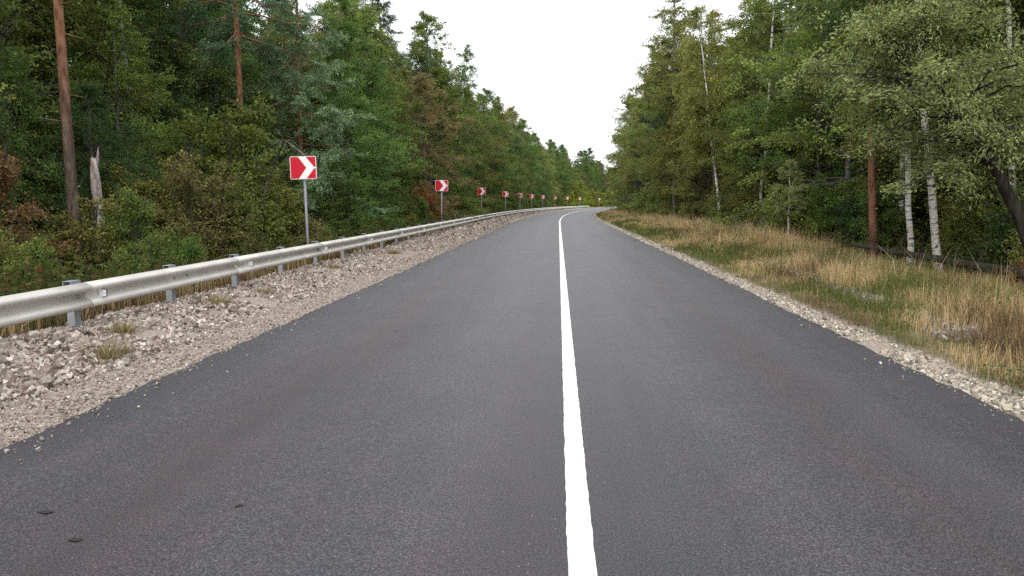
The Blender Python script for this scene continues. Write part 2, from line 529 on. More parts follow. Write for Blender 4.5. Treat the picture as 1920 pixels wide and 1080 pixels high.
PAL_L = [(.36,.32,.28), (.285,.238,.206), (.21,.183,.164), (.49,.45,.405), (.09,.071,.06), (.25,.19,.16)]
n = 52000
y = ydist(n, 3.2, 150, 1.25); t = -4.2-rng.beta(1.25, 1.15, n)*2.05 + (vnoise(y*.8, 0*y, 31)-.5)*.25
s = np.clip(rng.lognormal(-3.75, .42, n), .011, .07)*np.clip(y/20, 1, 2.6)
keep = vnoise(t*1.7, y*1.1, 33) > .19
g1 = stones("gravel", t[keep], y[keep], s[keep], stone_col(keep.sum(), PAL_L, [.25,.22,.17,.12,.13,.11]))
tag(g1, "coarse pale crushed stone heaped along the shoulder under the guardrail", "gravel", kind="stuff")
n = 14000
y = ydist(n, 3.2, 60, 1.3); t = rng.uniform(-4.35, LEFT_E+.06, n)
s = np.clip(rng.lognormal(-4.45, .38, n), .006, .028)*np.clip(y/14, 1, 2.4)
g2 = stones("gravel_fines", t, y, s, stone_col(n, PAL_L, [.22,.24,.24,.06,.12,.12]), .3)
tag(g2, "fine sandy grit in a strip beside the left asphalt edge", "gravel", kind="stuff")
n = 9000
y = ydist(n, 3.0, 90, 1.25); t = RIGHT_E-.02 + rng.beta(1.5, 1.9, n)*.46 + (vnoise(y*1.1, 0*y, 35)-.5)*.18
s = np.clip(rng.lognormal(-3.95, .42, n), .009, .05)*np.clip(y/20, 1, 2.4)
keep = vnoise(t*2, y*1.4, 36) > .22
g3 = stones("gravel_edging", t[keep], y[keep], s[keep], stone_col(keep.sum(), [(.37,.335,.27),(.29,.255,.21),(.17,.15,.13),(.48,.45,.38)], [.36,.3,.12,.22]))
tag(g3, "narrow band of cream gravel between asphalt and the right verge", "gravel", kind="stuff")
n = 2600
y = rng.uniform(8.6, 19, n); t = 4.72 + (y-9)*.045 + rng.normal(0, .16, n) + (vnoise(y*.7, 0*y, 39)-.5)*.5
s = np.clip(rng.lognormal(-3.4, .35, n), .02, .08)
keep = vnoise(y*.9, t*.5, 37) > .3
g4 = stones("gravel_windrow", t[keep], y[keep], s[keep], stone_col(keep.sum(), [(.21,.182,.155),(.145,.125,.108),(.28,.245,.21)], [.5,.3,.2]), .28)
tag(g4, "low grey ridge of stones half hidden in the right verge grass", "gravel", kind="stuff")

n = 650
y = ydist(n, 3.2, 40, 1.3); sd_ = np.where(rng.random(n) < .62, -1, 1)
off = rng.exponential(.11, n)+.04
t = np.where(sd_ < 0, LEFT_E+off, RIGHT_E-off)
s = np.clip(rng.lognormal(-4.6, .4, n), .005, .025)*np.clip(y/14, 1, 2.2)
g5 = stones("loose_grit", t, y, s, stone_col(n, PAL_L, [.2,.26,.26,.04,.12,.12]), .0, .004+.006*np.clip(off, 0, 1))
tag(g5, "loose grit spilled from the shoulders onto the asphalt edges", "gravel", kind="stuff")

# ================================================================ grass
STRAW = np.array([(.62,.47,.25), (.54,.40,.20), (.68,.56,.35), (.46,.32,.16)])
GREEN = np.array([(.135,.165,.04), (.10,.135,.035), (.19,.20,.06), (.08,.115,.035)])
BROWN = np.array([(.17,.11,.06), (.23,.15,.085), (.12,.08,.046)])


def blades(name, t, y, h, wd, col, lean=.35, kink=.5):
    n = len(t)
    base = np.stack([xc(y)+t, y, gz(t, y)-.02], -1)
    a = rng.uniform(0, 2*np.pi, n)
    d = np.stack([np.cos(a), np.sin(a), 0*a], -1)
    ln = np.abs(rng.normal(0, lean, n))[:, None]
    up = np.array([0, 0, 1.0])
    mid = base + h[:, None]*(.55*up + .3*ln*d)
    tip = base + h[:, None]*((1-.35*np.clip(ln, 0, 1))*up + (ln*(1+kink*rng.random((n, 1))))*d)
    b = rng.uniform(0, 2*np.pi, n)
    sd = np.stack([np.cos(b), np.sin(b), 0*b], -1)*wd[:, None]
    v = np.stack([base-sd, base+sd, mid+sd*.75, mid-sd*.75, tip], 1).reshape(-1, 3)
    o = (np.arange(n)*5)[:, None]
    c = col.repeat(5, 0)
    return obj(name, make_mesh(name, v, [o+np.array([[0, 1, 2, 3]]), o+np.array([[3, 2, 4]])], M["grass"], col=c))


def pick(pal, n, jit=.15):
    return np.clip(pal[rng.integers(0, len(pal), n)]*(1+rng.normal(0, jit, (n, 1))), .01, .8)


def verge_colors(t, y, greenbias=0.0):
    n = len(t)
    g = vnoise(t*.75, y*.32, 51)*.6 + vnoise(t*2.3, y*1.4, 52)*.4 + greenbias + rng.normal(0, .10, n)
    c = pick(STRAW, n)
    isg = g > .68; isb = (vnoise(t*1.3, y*.8, 53)+rng.normal(0, .1, n)) > .80
    c[isg] = pick(GREEN, isg.sum()); c[isb] = pick(BROWN, isb.sum())
    return c


n = 250000
y = ydist(n, 4.0, 118, 1.2); u = rng.random(n)
wid = np.interp(y, [0, 60, 110, 130], [5.9, 5.5, 4.5, 4.2])
t = 3.55 + (vnoise(y*1.2, 0*y, 55)-.5)*.35 + u**.8*wid
near = np.clip((t-3.55)/3.2, 0, 1)
clump = vnoise(t*2.4, y*2.0, 56)
keep = rng.random(n) < np.clip(.12+1.5*clump*np.clip((t-3.5)/.8, .1, 1), 0, 1)
bare = (vnoise(y*.9, t*.5, 37) > .3) & (np.abs(t-4.72-(y-9)*.045) < .22) & (y > 8.6) & (y < 19)
keep &= ~(bare & (rng.random(n) < .8))
t, y, near, clump = t[keep], y[keep], near[keep], clump[keep]
n = len(t)
h = (.10+.45*near**1.1)*(.55+.8*clump)*rng.uniform(.6, 1.35, n)
tall = rng.random(n) < .16*near
h[tall] *= rng.uniform(1.2, 1.7, tall.sum())
h *= 1-(1-np.interp(t, [6.2, 7.6], [1, .42]))*np.interp(y, [9, 11, 22, 26], [0, 1, 1, 0])
wd = rng.uniform(.0018, .0042, n)*np.clip(y/11, 1, 6)
c = verge_colors(t, y, .30*(1-near)+.0)
gr = blades("grass", t, y, h, wd, c, .38)
tag(gr, "tall dry straw-coloured grass mixed with green on the right verge", "grass", kind="stuff")

n = 60000
y = ydist(n, 6.0, 170, 1.2); t = -6.25-rng.beta(1.0, 1.5, n)*3.6
keep = rng.random(n) < .25+1.1*vnoise(t*1.6, y*1.2, 58)
t, y = t[keep], y[keep]; n = len(t)
c = verge_colors(t, y, .16); br = rng.random(n) < .35; c[br] = pick(BROWN, br.sum()); c *= .85
gl = blades("roadside_grass", t, y, rng.uniform(.18, .75, n)*(.6+.6*vnoise(t, y, 59)), rng.uniform(.003, .007, n)*np.clip(y/13, 1, 5), c, .45)
tag(gl, "rank brownish grass and weeds behind the guardrail", "grass", kind="stuff")

n = 7000
y = ydist(n, 4.5, 70, 1.2); t = -4.5-rng.random(n)*1.7
keep = vnoise(t*2.6, y*1.8, 75) > .74
t, y = t[keep], y[keep]; n = len(t)
c = np.where(rng.random((n, 1)) < .55, pick(BROWN, n), pick(GREEN, n))*.9
gw = blades("gravel_weeds", t, y, rng.uniform(.04, .17, n), rng.uniform(.002, .004, n)*np.clip(y/9, 1, 5), c, .8)
tag(gw, "sparse withered weeds sprouting through the left gravel shoulder", "weeds", kind="stuff")

# ================================================================ leaves, trees, bushes
def unit(v):
    return v/(np.linalg.norm(v, axis=-1, keepdims=True)+1e-9)


def leaf_mesh(name, cen, size, r, upbias=.5, aspect=.62, mat="leaf", down=.0, cols=None, along=None, var=.22, yellow=.06):
    """many small folded leaves; each keeps its own tint"""
    n = len(cen)
    nor = unit(r.normal(size=(n, 3)) + np.array([0, 0, upbias]))
    tan = r.normal(size=(n, 3)) if along is None else along + r.normal(0, .45, (n, 3))
    tan = unit(tan + np.array([0, 0, -down]))
    sid = unit(np.cross(nor, tan)); nor = np.cross(tan, sid)
    L = (size*r.uniform(.65, 1.35, n))[:, None]
    v = np.stack([cen-tan*L*.5, cen+sid*L*aspect*.5+nor*L*.10, cen+tan*L*.5-nor*L*.05, cen-sid*L*aspect*.5+nor*L*.10], 1)
    f = (np.arange(n)*4)[:, None]+np.arange(4)[None]
    c = np.ones((n, 3))*np.exp(r.normal(0, var, (n, 1)))
    yl = r.random(n) < yellow
    c[yl] *= np.array([1.65, 1.4, .95])
    if cols is not None: c *= cols
    return make_mesh(name, v.reshape(-1, 3), f, M[mat], col=np.clip(c, .2, 3).repeat(4, 0))


def wobble(r, n, amp):
    return np.cumsum(r.normal(0, amp, (n, 2)), 0)


def make_tree(seed, H, base, Rad, prof, n_limb, n_twig, n_leaf, leaf, tr, elev=(20, 60), droop=.25, lean=(0, 0), bow=0.0, bark="greybark",
              twig_len=(.45, 1.0), aspect=.62, mat="leaf", stems=1, clump=.16, yellow=.06, bare_twigs=0, pathfn=None, wob=.012, limb=None, stubs=0):
    """returns (trunk mesh, crown mesh). prof(u) is the limb length at relative crown height u"""
    r = np.random.default_rng(seed)
    tb = MB(); cen = []; dirs = []; shade = []
    for sidx in range(stems):
        K = 14
        zz = np.linspace(0, 1, K)
        if pathfn:
            path = np.array([pathfn(q) for q in zz])
            path[1:-1] += r.normal(0, .03, (K-2, 3))
        else:
            wb = wobble(r, K, wob*H/K**.5); wb -= wb[0]
            sa = r.uniform(0, 6.28); so = .28*H*(.35+.5*r.random()) if stems > 1 else 0
            path = np.stack([wb[:, 0]+lean[0]*zz+bow*zz**2+np.cos(sa)*so*zz, wb[:, 1]+lean[1]*zz+np.sin(sa)*so*zz, -.25+(H*(1 if stems == 1 else r.uniform(.75, 1))+.25)*zz], -1)
        rad = tr*(1-zz)**.75*.92 + .012 + tr*.35*np.exp(-zz*H/.35)
        tb.tube(path, rad, 9 if stems == 1 else 6)
        nl = n_limb//stems
        us = np.sort(r.random(nl)**1.2)
        az = r.uniform(0, 6.28) + np.arange(nl)*2.4 + r.normal(0, .5, nl)
        lump = r.uniform(.55, 1.3, nl)
        for i in range(nl):
            u = us[i]; h = base + (1-base)*u*.97
            p0 = np.array([np.interp(h, zz, path[:, q]) for q in range(3)])
            Ln = Rad*prof(u)*lump[i]
            el = R(np.interp(u, [0, 1], elev) + r.normal(0, 12))
            d0 = np.array([math.cos(az[i])*math.cos(el), math.sin(az[i])*math.cos(el), math.sin(el)])
            q = np.linspace(0, 1, 5)[:, None]
            lp = p0 + d0*Ln*q + np.array([0, 0, -droop*Ln])*q**2 + r.normal(0, .04*Ln, (5, 3))*q
            rb = min(tr*.34*(1-h)**.5+.005, .012+.014*Ln)
            tb.tube(lp, np.linspace(rb, .005, 5), 4, False)
            for j in range(n_twig):
                s = r.uniform(.25, 1)**.8
                a = np.array([np.interp(s, q[:, 0], lp[:, w_]) for w_ in range(3)])
                td = unit(d0*.6 + r.normal(0, .75, 3)*np.array([1, 1, .6]) + np.array([0, 0, -droop*.8]))
                tl = r.uniform(*twig_len)*(.5+.5*prof(u))
                e = a + td*tl + np.array([0, 0, -droop*.35*tl])
                tb.tube(np.array([a, e]), np.array([.009, .003]), 3, False)
                m = max(3, int(n_leaf*r.uniform(.4, 1.5)*min(1.15, .25+.9*prof(u))))
                if bare_twigs and r.random() < bare_twigs: m = 0
                w1 = r.random((m, 1))**.7
                cc = a + (e-a)*w1 + r.normal(0, clump*tl, (m, 3))*np.array([1, 1, .7])
                cen.append(cc); dirs.append(np.repeat(td[None], m, 0))
                shade.append(np.full((m, 1), math.exp(r.normal(0, .16))))
    for _ in range(stubs):
        h = r.uniform(.14, base); a_ = r.uniform(0, 6.28)
        p0 = np.array([np.interp(h, zz, path[:, q_]) for q_ in range(3)])
        d_ = np.array([math.cos(a_), math.sin(a_), r.uniform(-.25, .2)])
        tb.tube(np.array([p0, p0+d_*r.uniform(.15, .55)]), np.array([.022, .007]), 4, False)
    cen = np.concatenate(cen); dirs = np.concatenate(dirs); shade = np.concatenate(shade)
    tm = tb.mesh("trunk", M[bark], True)
    if limb:                                    # thin limbs carry darker bark than the stem
        tm.materials.append(M[limb])
        n4 = sum(len(f) for f in tb.f4); mi = np.zeros(len(tm.polygons), np.int32); mi[13*9:n4] = 1
        tm.polygons.foreach_set("material_index", mi)
    cm = leaf_mesh("crown", cen, leaf, r, .5, aspect, mat, droop*.6, shade*np.ones(3), dirs, .24, yellow)
    return tm, cm


broad = lambda u: (1-u**1.6)**.8*(.6+.4*min(1, u*4)) + .10
egg = lambda u: math.sin(math.pi*min(1, (u*.86+.14)))**.75 + .05
tall = lambda u: (1-u)**.55*(.55+.45*min(1, u*5)) + .08
dome = lambda u: (1-.75*u**2)*.95
cone = lambda u: (1-u)**.85 + .06

PROTO = {}
# forest-edge broadleaves clothed to the ground
PROTO["edge"] = [make_tree(100+i, [12.5, 14.5, 13.0, 11.5][i], [.05, .08, .05, .06][i], [3.3, 3.5, 3.2, 3.7][i], [broad, egg, broad, egg][i], 108, 9, 56, .098, .13,
                           (10, 62), .3, yellow=.05) for i in range(4)]
# birches with a clean lower stem
PROTO["birch"] = [make_tree(200+i, [15, 14, 16][i], [.28, .34, .24][i], [2.7, 2.5, 2.9][i], egg, 84, 9, 50, .092, .09, (25, 65), .6,
                            lean=[(.5, .2), (-.4, .3), (.2, -.5)][i], bark="birch", yellow=.12, limb="bark") for i in range(3)]
PROTO["aspen"] = []
for tm_, cm_ in PROTO["birch"]:
    t2 = tm_.copy(); t2.materials[0] = M["greybark"]
    PROTO["aspen"].append((t2, cm_))
# pines: bare orange stem, flat dark crown
PROTO["pine"] = [make_tree(300+i, [18, 16.5][i], [.52, .44][i], [2.7, 2.9][i], dome, 54, 10, 70, .15, [.135, .13][i], (-5, 40), .12, bark="pine", aspect=.14, mat="needle",
                           twig_len=(.4, .85), clump=.14, yellow=.02, wob=.004, stubs=16) for i in range(2)]
PROTO["youngpine"] = [make_tree(320, 13, .22, 3.1, cone, 80, 11, 84, .17, .13, (-12, 35), .10, bark="pine", aspect=.14, mat="needle", twig_len=(.45, .9), clump=.13, yellow=.01, wob=.005)]
PROTO["bush"] = [make_tree(400+i, [3.2, 2.4, 4.2, 1.7][i], .06, [1.25, 1.1, 1.5, .9][i], dome, [60, 50, 78, 44][i], 7, 48, [.072, .066, .078, .062][i], .03, (10, 60), .2,
                           stems=[5, 6, 6, 7][i], twig_len=(.3, .65), clump=.22, bark="bark", yellow=.10) for i in range(4)]
PROTO["sapling"] = [make_tree(450+i, [5.2, 3.8][i], [.42, .25][i], [1.0, .9][i], egg, 30, 7, 56, .08, .035, (25, 60), .35, bark="birch", twig_len=(.3, .6), yellow=.15) for i in range(2)]
# the willow that leans out over the right verge
def willow_path(q):
    return np.array([np.interp(q, [0, .3, .55, .8, 1], [0, -.7, -1.6, -2.7, -3.7]), .3*q, np.interp(q, [0, .3, .55, .8, 1], [-.25, 1.5, 2.9, 4.1, 4.9])])
PROTO["willow"] = [make_tree(500, 5, .5, 2.3, egg, 84, 9, 62, .075, .15, (0, 75), .3, pathfn=willow_path, bark="bark", aspect=.36, twig_len=(.4, .9), yellow=.03)]

LEAFCOL = dict(
    green=(.118,.192,.046), mid=(.165,.220,.052), deep=(.076,.138,.040), olive=(.210,.225,.060), yellow=(.205,.218,.050),
    brownish=(.185,.172,.068), rust=(.20,.118,.052), orange=(.235,.125,.046), lime=(.24,.29,.048), silver=(.24,.285,.110),
    pine=(.068,.126,.062), pinedark=(.042,.074,.047), bluepine=(.165,.245,.125))
ADJ = dict(green="green", mid="light green", deep="dark green", olive="olive green", yellow="yellowing", brownish="brownish", pine="green", pinedark="dark")


def plant(kind, idx, name, t, y, s, rz, col, label, cat="tree", group=None, jit=.12, tilt=(0, 0), sz=None):
    tm, cm = PROTO[kind][idx]
    p = P(t, y)
    e = bpy.data.objects.new(name, None); C.objects.link(e)
    e.empty_display_size = .3
    e.location = p; e.rotation_mode = 'ZYX'; e.rotation_euler = (tilt[0], tilt[1], rz)
    e.scale = (s, s, s*(sz or 1))
    tag(e, label, cat, group)
    a = obj("trunk" if kind not in ("bush",) else "stem", tm, e)
    b = obj("crown" if kind not in ("bush",) else "foliage", cm, e)
    c = np.array(LEAFCOL[col] if isinstance(col, str) else col)*np.exp(rng.normal(0, jit))*np.exp(rng.normal(0, jit*.28, 3))
    b.color = (*c, 1)
    return e


exec_list = []
NAMES = dict(edge="broadleaf_tree", aspen="aspen_tree", birch="birch_tree", pine="pine_tree", youngpine="pine_tree", bush="bush", sapling="birch_sapling", willow="willow_tree")

# ---- trees one can point to -------------------------------------------------
plant("pine", 0, "pine_tree", -11.5, 17.0, 1.0, .4, "pine", "tall pine with bare orange trunk nearest the left picture edge", "tree", "pines on the left")
plant("pine", 1, "pine_tree", -11.75, 27.0, 1.12, 2.0, "pine", "pine with bare reddish trunk rising behind the big hazel bush left of the first sign", "tree", "pines on the left")
plant("youngpine", 0, "pine_tree", -10.7, 30.5, .98, 1.0, "bluepine", "blue-green bushy young pine above and left of the nearest chevron sign", "tree", "pines on the left")
plant("birch", 0, "birch_tree", 8.85, 18.0, .95, 0.0, "mid", "white birch with black bands leaning left, thickest white trunk on the right", "tree", "birches on the right", tilt=(0, R(-11)))
plant("birch", 1, "birch_tree", 9.1, 20.2, .85, 3.0, "green", "slim greyish birch just left of the thick white birch", "tree", "birches on the right", tilt=(0, R(-6)))
redpine = plant("pine", 1, "pine_tree", 9.45, 23.2, .98, 5.0, "pine", "pine with straight orange-red trunk among the birches on the right", "tree", "pines on the right", tilt=(0, R(-3)))
for ch in redpine.children:
    if ch.name.startswith("trunk"):
        ch.material_slots[0].link = 'OBJECT'; ch.material_slots[0].material = M["pinered"]
plant("birch", 2, "birch_tree", 11.6, 20.0, .9, 2.2, "mid", "pale birch behind the leaning willow near the right picture edge", "tree", "birches on the right", tilt=(0, R(-5)))
plant("birch", 2, "birch_tree", 9.7, 37.0, .92, .3, "mid", "white-stemmed birch halfway along the right forest edge", "tree", "birches on the right")
plant("birch", 1, "birch_tree", 9.6, 45.0, .95, 0.3, "olive", "birch with crooked white stem, farthest clear white trunk on the right", "tree", "birches on the right", tilt=(0, R(-6)))
plant("sapling", 0, "birch_sapling", 8.3, 28.0, .62, 1.2, "silver", "young pale-leaved birch sapling at the edge of the right verge", "tree")
plant("willow", 0, "willow_tree", 9.45, 14.8, 1.0, 0.05, "silver", "dark-trunked willow leaning over the right verge with silvery leaves", "tree", jit=.02)
plant("pine", 0, "pine_tree", 9.6, 62.0, .86, 1.0, "pinedark", "dark pine standing out against the sky on the right forest edge", "tree", "pines on the right")
plant("youngpine", 0, "pine_tree", 9.6, 74.0, 1.1, 3.0, "pinedark", "dark bushy pine at the far left end of the right tree wall", "tree", "pines on the right")
plant("youngpine", 0, "pine_tree", -13.0, 55.0, 1.35, 2.0, "pinedark", "dark conifer top poking above the left tree wall", "tree", "pines on the left")

plant("edge", 1, "broadleaf_tree", -10.0, 58.0, 1.14, .7, "mid", "tallest broadleaf tree against the sky in the left tree wall", "tree")

# ---- bushes one can point to ------------------------------------------------
plant("bush", 2, "bush", -10.7, 12.9, .80, .3, "rust", "rust-brown autumn bush at the left picture edge", "bush")
plant("bush", 2, "bush", -10.0, 22.3, 1.3, 2.0, (.185,.235,.055), "large light green rounded hazel bush left of the nearest chevron sign", "bush")
plant("bush", 0, "bush", -9.0, 20.4, .86, 5.1, (.175,.225,.052), "light green bush between the hazel bush and the nearest chevron sign post", "bush")
plant("bush", 0, "bush", -9.2, 23.0, .95, 1.1, "olive", "olive bush directly behind the nearest chevron sign", "bush")
plant("bush", 3, "bush", -8.6, 24.3, 1.0, 1.1, "brownish", "small brownish bush just right of the nearest chevron sign", "bush")
plant("bush", 0, "bush", -8.3, 45.5, .95, .5, "orange", "orange-leaved bush right beside the second chevron sign", "bush")
plant("bush", 2, "bush", -8.6, 203, 1.9, .5, "lime", "tallest bright yellow-green bush at the far end of the road", "bush", "yellow-green bushes at the bend")
for i, (y_, sc, cl) in enumerate([(193, 1.0, "lime"), (213, 1.35, "lime"), (224, 1.2, "lime"), (236, 1.35, "yellow"), (249, 1.2, "lime"), (262, 1.3, "lime")]):
    plant("bush", 2, "bush", -8.6, y_, sc*1.15, i*1.1, cl, "low yellow-green bush left of the tallest one at the bend" if i == 0 else "low yellow-green bush in the clump right of the tallest one at the bend",
          "bush", "yellow-green bushes at the bend")
plant("bush", 1, "bush", -10.0, 14.9, .86, .7, "olive", "olive bush below the near orange pine trunk", "bush")
plant("bush", 3, "bush", -10.1, 16.6, .95, 1.7, "green", "green bush hiding the foot of the broken dead trunk", "bush")
plant("bush", 1, "bush", -10.0, 18.6, .8, 2.7, "olive", "olive bush just right of the broken dead trunk", "bush")
plant("bush", 1, "bush", -9.9, 12.4, .74, 3.7, "brownish", "brownish bush in front of the rust-brown one", "bush")
plant("bush", 0, "bush", -10.0, 20.6, .7, 4.7, "mid", "light green bush at the left foot of the big hazel bush", "bush")
plant("bush", 3, "bush", 8.55, 14.1, .45, 2.5, "orange", "tiny orange-yellow bush at the right picture edge", "bush")
plant("bush", 1, "bush", 10.2, 15.6, .9, 2.5, "olive", "low bush at the foot of the leaning willow", "bush")

# ---- rows along both forest edges -------------------------------------------
ZONES_L = [(0, 18, "left of the first sign"), (18, 41, "between the first two signs"), (41, 63, "between the second and third signs"),
           (63, 101, "between the third and fifth signs"), (101, 134, "between the fifth and seventh signs"), (134, 400, "past the seventh sign")]
ZONES_R = [(0, 24, "behind the near right birches"), (24, 50, "halfway along the right side"), (50, 400, "far along the right side")]


def zone(side, y):
    for a, b, s in (ZONES_L if side < 0 else ZONES_R):
        if a <= y < b: return s


LAB = dict(edge="broadleaf tree", aspen="grey-stemmed aspen", birch="slender birch", pine="pine", youngpine="bushy young pine")
ROWS = ["in the front row", "in the second row", "in the third row", "deep in the woods"]
SKIP = set()


def row(side, r_i, y0, y1, step, off, kinds, cols, scl, stretch=2.0):
    y = y0
    i = 0
    while y < y1:
        st = step*np.interp(y, [0, 60, 140, 260], [1, 1.05, (1+stretch)/2, stretch])
        yy = y + rng.normal(0, st*.2)
        t = side*(np.interp(yy, *off) + rng.normal(0, .5+.2*r_i))
        kd = kinds[rng.choice(len(kinds))]
        if yy > 95 and kd in ("birch", "aspen"): kd = "edge"
        ix = int(rng.integers(len(PROTO[kd])))
        cl = cols[rng.choice(len(cols))] if "pine" not in kd else ["pine", "pinedark"][rng.integers(2)]
        sc = scl*rng.uniform(.86, 1.14)*(np.interp(yy, [60, 130], [1, 1.14]) if side < 0 else 1)
        rz = rng.uniform(0, 6.28)
        tl = (R(rng.normal(0, 2)), R(rng.normal(0, 2)))
        lab = f"{ADJ[cl]} {LAB[kd]} {ROWS[r_i]} {zone(side, yy)}"
        if (side, r_i, i) not in SKIP:
            plant(kd, ix, NAMES[kd], t, yy, sc, rz, cl, lab, "tree", f"trees {ROWS[r_i]} on the {'left' if side < 0 else 'right'}", tilt=tl)
        y += st; i += 1


for i, (t, y, k, sc, cl) in enumerate([(-13.2, 11.0, 0, .50, "mid"), (-14.3, 14.6, 3, .52, "green"), (-14.0, 17.5, 2, .62, "green"), (-12.7, 19.6, 3, .46, "deep"),
                                       (-13.6, 22.4, 1, .58, "mid"), (-12.8, 25.0, 0, .46, "green"), (-14.4, 27.6, 2, .66, "deep"), (-13.2, 31.2, 3, .55, "green"), (-9.9, 33.5, 3, .72, "green")]):
    plant("edge", k, "broadleaf_tree", t, y, sc, i*1.3, cl, ["low spreading light green young tree at the far left picture edge", "green young tree just left of the near orange pine trunk",
          "green young tree behind the broken dead trunk", "dark green low tree just right of the broken dead trunk", "light green young tree between the two orange pine trunks",
          "low green young tree left of the second pine trunk", "dark green young tree behind the second pine trunk", "green young tree under the blue-green pine",
          "green tree right of the blue-green pine, above the nearest chevron sign"][i], "tree", "young trees on the left")
GR = ["green", "green", "mid", "deep", "olive", "mid"]
GO = ["green", "olive", "mid", "olive", "yellow", "mid", "olive"]
row(-1, 0, 36, 345, 3.4, ([0, 60, 120, 160, 180, 300], [10.8, 10.3, 9.9, 10.6, 13.6, 13.6]), ["edge", "edge", "edge", "edge", "birch"], GR+["brownish"], .98, 1.5)
row(-1, 1, 9, 345, 3.5, ([0, 20, 34, 40, 160, 180, 300], [15.6, 15.6, 15.6, 14.4, 14.2, 17.5, 17.5]), ["edge", "edge", "edge", "birch"], GR+["deep"], 1.10, 1.5)
row(-1, 2, 9, 290, 4.2, ([0, 40, 300], [20.5, 20, 19]), ["edge"], ["deep", "green"], 1.22, 1.7)
row(-1, 3, 8, 64, 4.5, ([0, 300], [25, 25]), ["edge"], ["deep", "green"], 1.3)
row(1, 0, 26, 58, 3.0, ([0, 30, 60], [11.3, 11.0, 10.6]), ["aspen", "birch", "edge", "aspen"], GO, .95)
row(1, 0, 59, 125, 3.3, ([0, 60, 110], [10.4, 10.2, 9.2]), ["edge", "aspen", "edge"], GO, 1.12)
row(1, 1, 10, 125, 3.5, ([0, 55, 110], [14.8, 14.6, 13.0]), ["edge", "aspen", "edge"], GO, 1.05)
row(1, 2, 9, 120, 4.0, ([0, 110], [18.8, 18]), ["edge", "edge", "edge", "pine"], ["deep", "green", "olive"], 1.15)
row(1, 3, 8, 64, 4.5, ([0, 110], [24.5, 24]), ["edge"], ["deep", "green"], 1.2)


def bush_row(side, y0, y1, step, off, cols, scl, label):
    y = y0
    while y < y1:
        st = step*np.interp(y, [0, 60, 140, 260], [1, 1.15, 1.7, 2.4])
        yy = y + rng.normal(0, st*.25)
        t = side*(np.interp(yy, *off)+float(np.clip(rng.normal(0, .45), -.45, 1.2)))
        ix = int(rng.integers(4))
        cl = cols[rng.choice(len(cols))]
        lab = f"{ADJ[cl]} {label} {zone(side, yy)}"
        plant("bush", ix, "bush", t, yy, scl*rng.uniform(.7, 1.2), rng.uniform(0, 6.28), cl, lab, "bush", f"{label} {'left' if side < 0 else 'right'}")
        y += st


bush_row(-1, 8.5, 19, 1.3, ([0, 40], [8.9, 8.7]), ["olive", "mid", "green", "olive"], .50, "low weedy bush behind the guardrail")
bush_row(-1, 19.5, 172, 2.0, ([0, 40, 120, 300], [9.3, 8.7, 8.4, 8.6]), ["green", "mid", "olive", "green", "brownish", "olive", "mid", "mid"], .74, "bush behind the guardrail")
bush_row(-1, 18.8, 70, 2.3, ([0, 60], [11.8, 10.5]), ["green", "mid", "deep", "olive"], 1.05, "tall shrub under the trees")
bush_row(1, 11, 122, 1.9, ([0, 25, 60, 120], [11.0, 10.4, 9.6, 8.4]), ["deep", "olive", "green", "brownish", "deep", "olive"], .80, "low bush on the forest edge")
bush_row(1, 11, 60, 2.4, ([0, 60], [15, 13.5]), ["deep", "brownish", "green"], 1.1, "shrub under the trees")

# ---- snag, log, dead branch --------------------------------------------------
r = np.random.default_rng(5)
mb = MB()
zz = np.linspace(-.5, 3.15, 9)
mb.tube(np.stack([.03*np.sin(zz*1.2), .04*np.cos(zz), zz], -1), np.interp(zz, [-.5, 0, 2.8, 3.15], [.17, .14, .11, .055]), 9)
mb.tube(np.array([(.03, .02, 2.9), (.06, .03, 3.25), (.08, .03, 3.42)]), np.array([.05, .03, .004]), 5)
mb.tube(np.array([(-.05, 0, 2.9), (-.07, 0, 3.22)]), np.array([.035, .004]), 4)
snag = obj("dead_tree_stump", mb.mesh("dead_tree_stump", M["dead"], True), loc=P(-11.15, 17.4))
tag(snag, "broken pale dead trunk standing right of the near left pine", "dead tree")

mb = MB()
q = np.linspace(0, 1, 12)[:, None]
p0 = P(8.1, 21.5, .52); p1 = P(8.35, 13.2, .46)
pts = p0+(p1-p0)*q + np.concatenate([r.normal(0, .03, (12, 2)), np.abs(r.normal(0, .02, (12, 1)))], 1)
mb.tube(pts, np.linspace(.05, .105, 12), 8)
for a, d in ((.3, (.3, -.1, .5)), (.5, (-.2, .2, .4)), (.72, (.35, .1, .55)), (.12, (.1, .1, -.5)), (.45, (-.12, .05, -.5)), (.85, (.1, -.1, -.45))):
    c0 = p0+(p1-p0)*a
    mb.tube(np.array([c0, c0+np.array(d)*.6, c0+np.array(d)*1.1+np.array([0, .1, 0])]), np.array([.03, .02, .006]), 5)
log = obj("fallen_log", mb.mesh("fallen_log", M["bark"], True))
tag(log, "dark fallen log along the right forest edge in front of the birches", "log")

mb = MB()
b0 = P(-7.9, 21.5); tip = np.array([b0[0]+.9, b0[1]-1.2, 1.9])
pts = np.array([P(-9.2, 22.0, 0), P(-8.6, 21.4, 2.6), (-7.7, 20.9, 3.3), (-7.2, 20.8, 2.95), (-6.8, 20.7, 2.6), (-6.45, 20.65, 2.28)])
mb.tube(pts, np.array([.035, .032, .027, .022, .017, .008]), 6)
mb.tube(np.array([pts[2], pts[2]+np.array([-.25, 0, .35])]), np.array([.012, .003]), 4)
mb.tube(np.array([pts[3], pts[3]+np.array([.3, 0, .12])]), np.array([.009, .003]), 4)
br = obj("dead_branch", mb.mesh("dead_branch", M["greybark"], True))
tag(br, "pale bare branch arching down behind the nearest chevron sign", "branch")

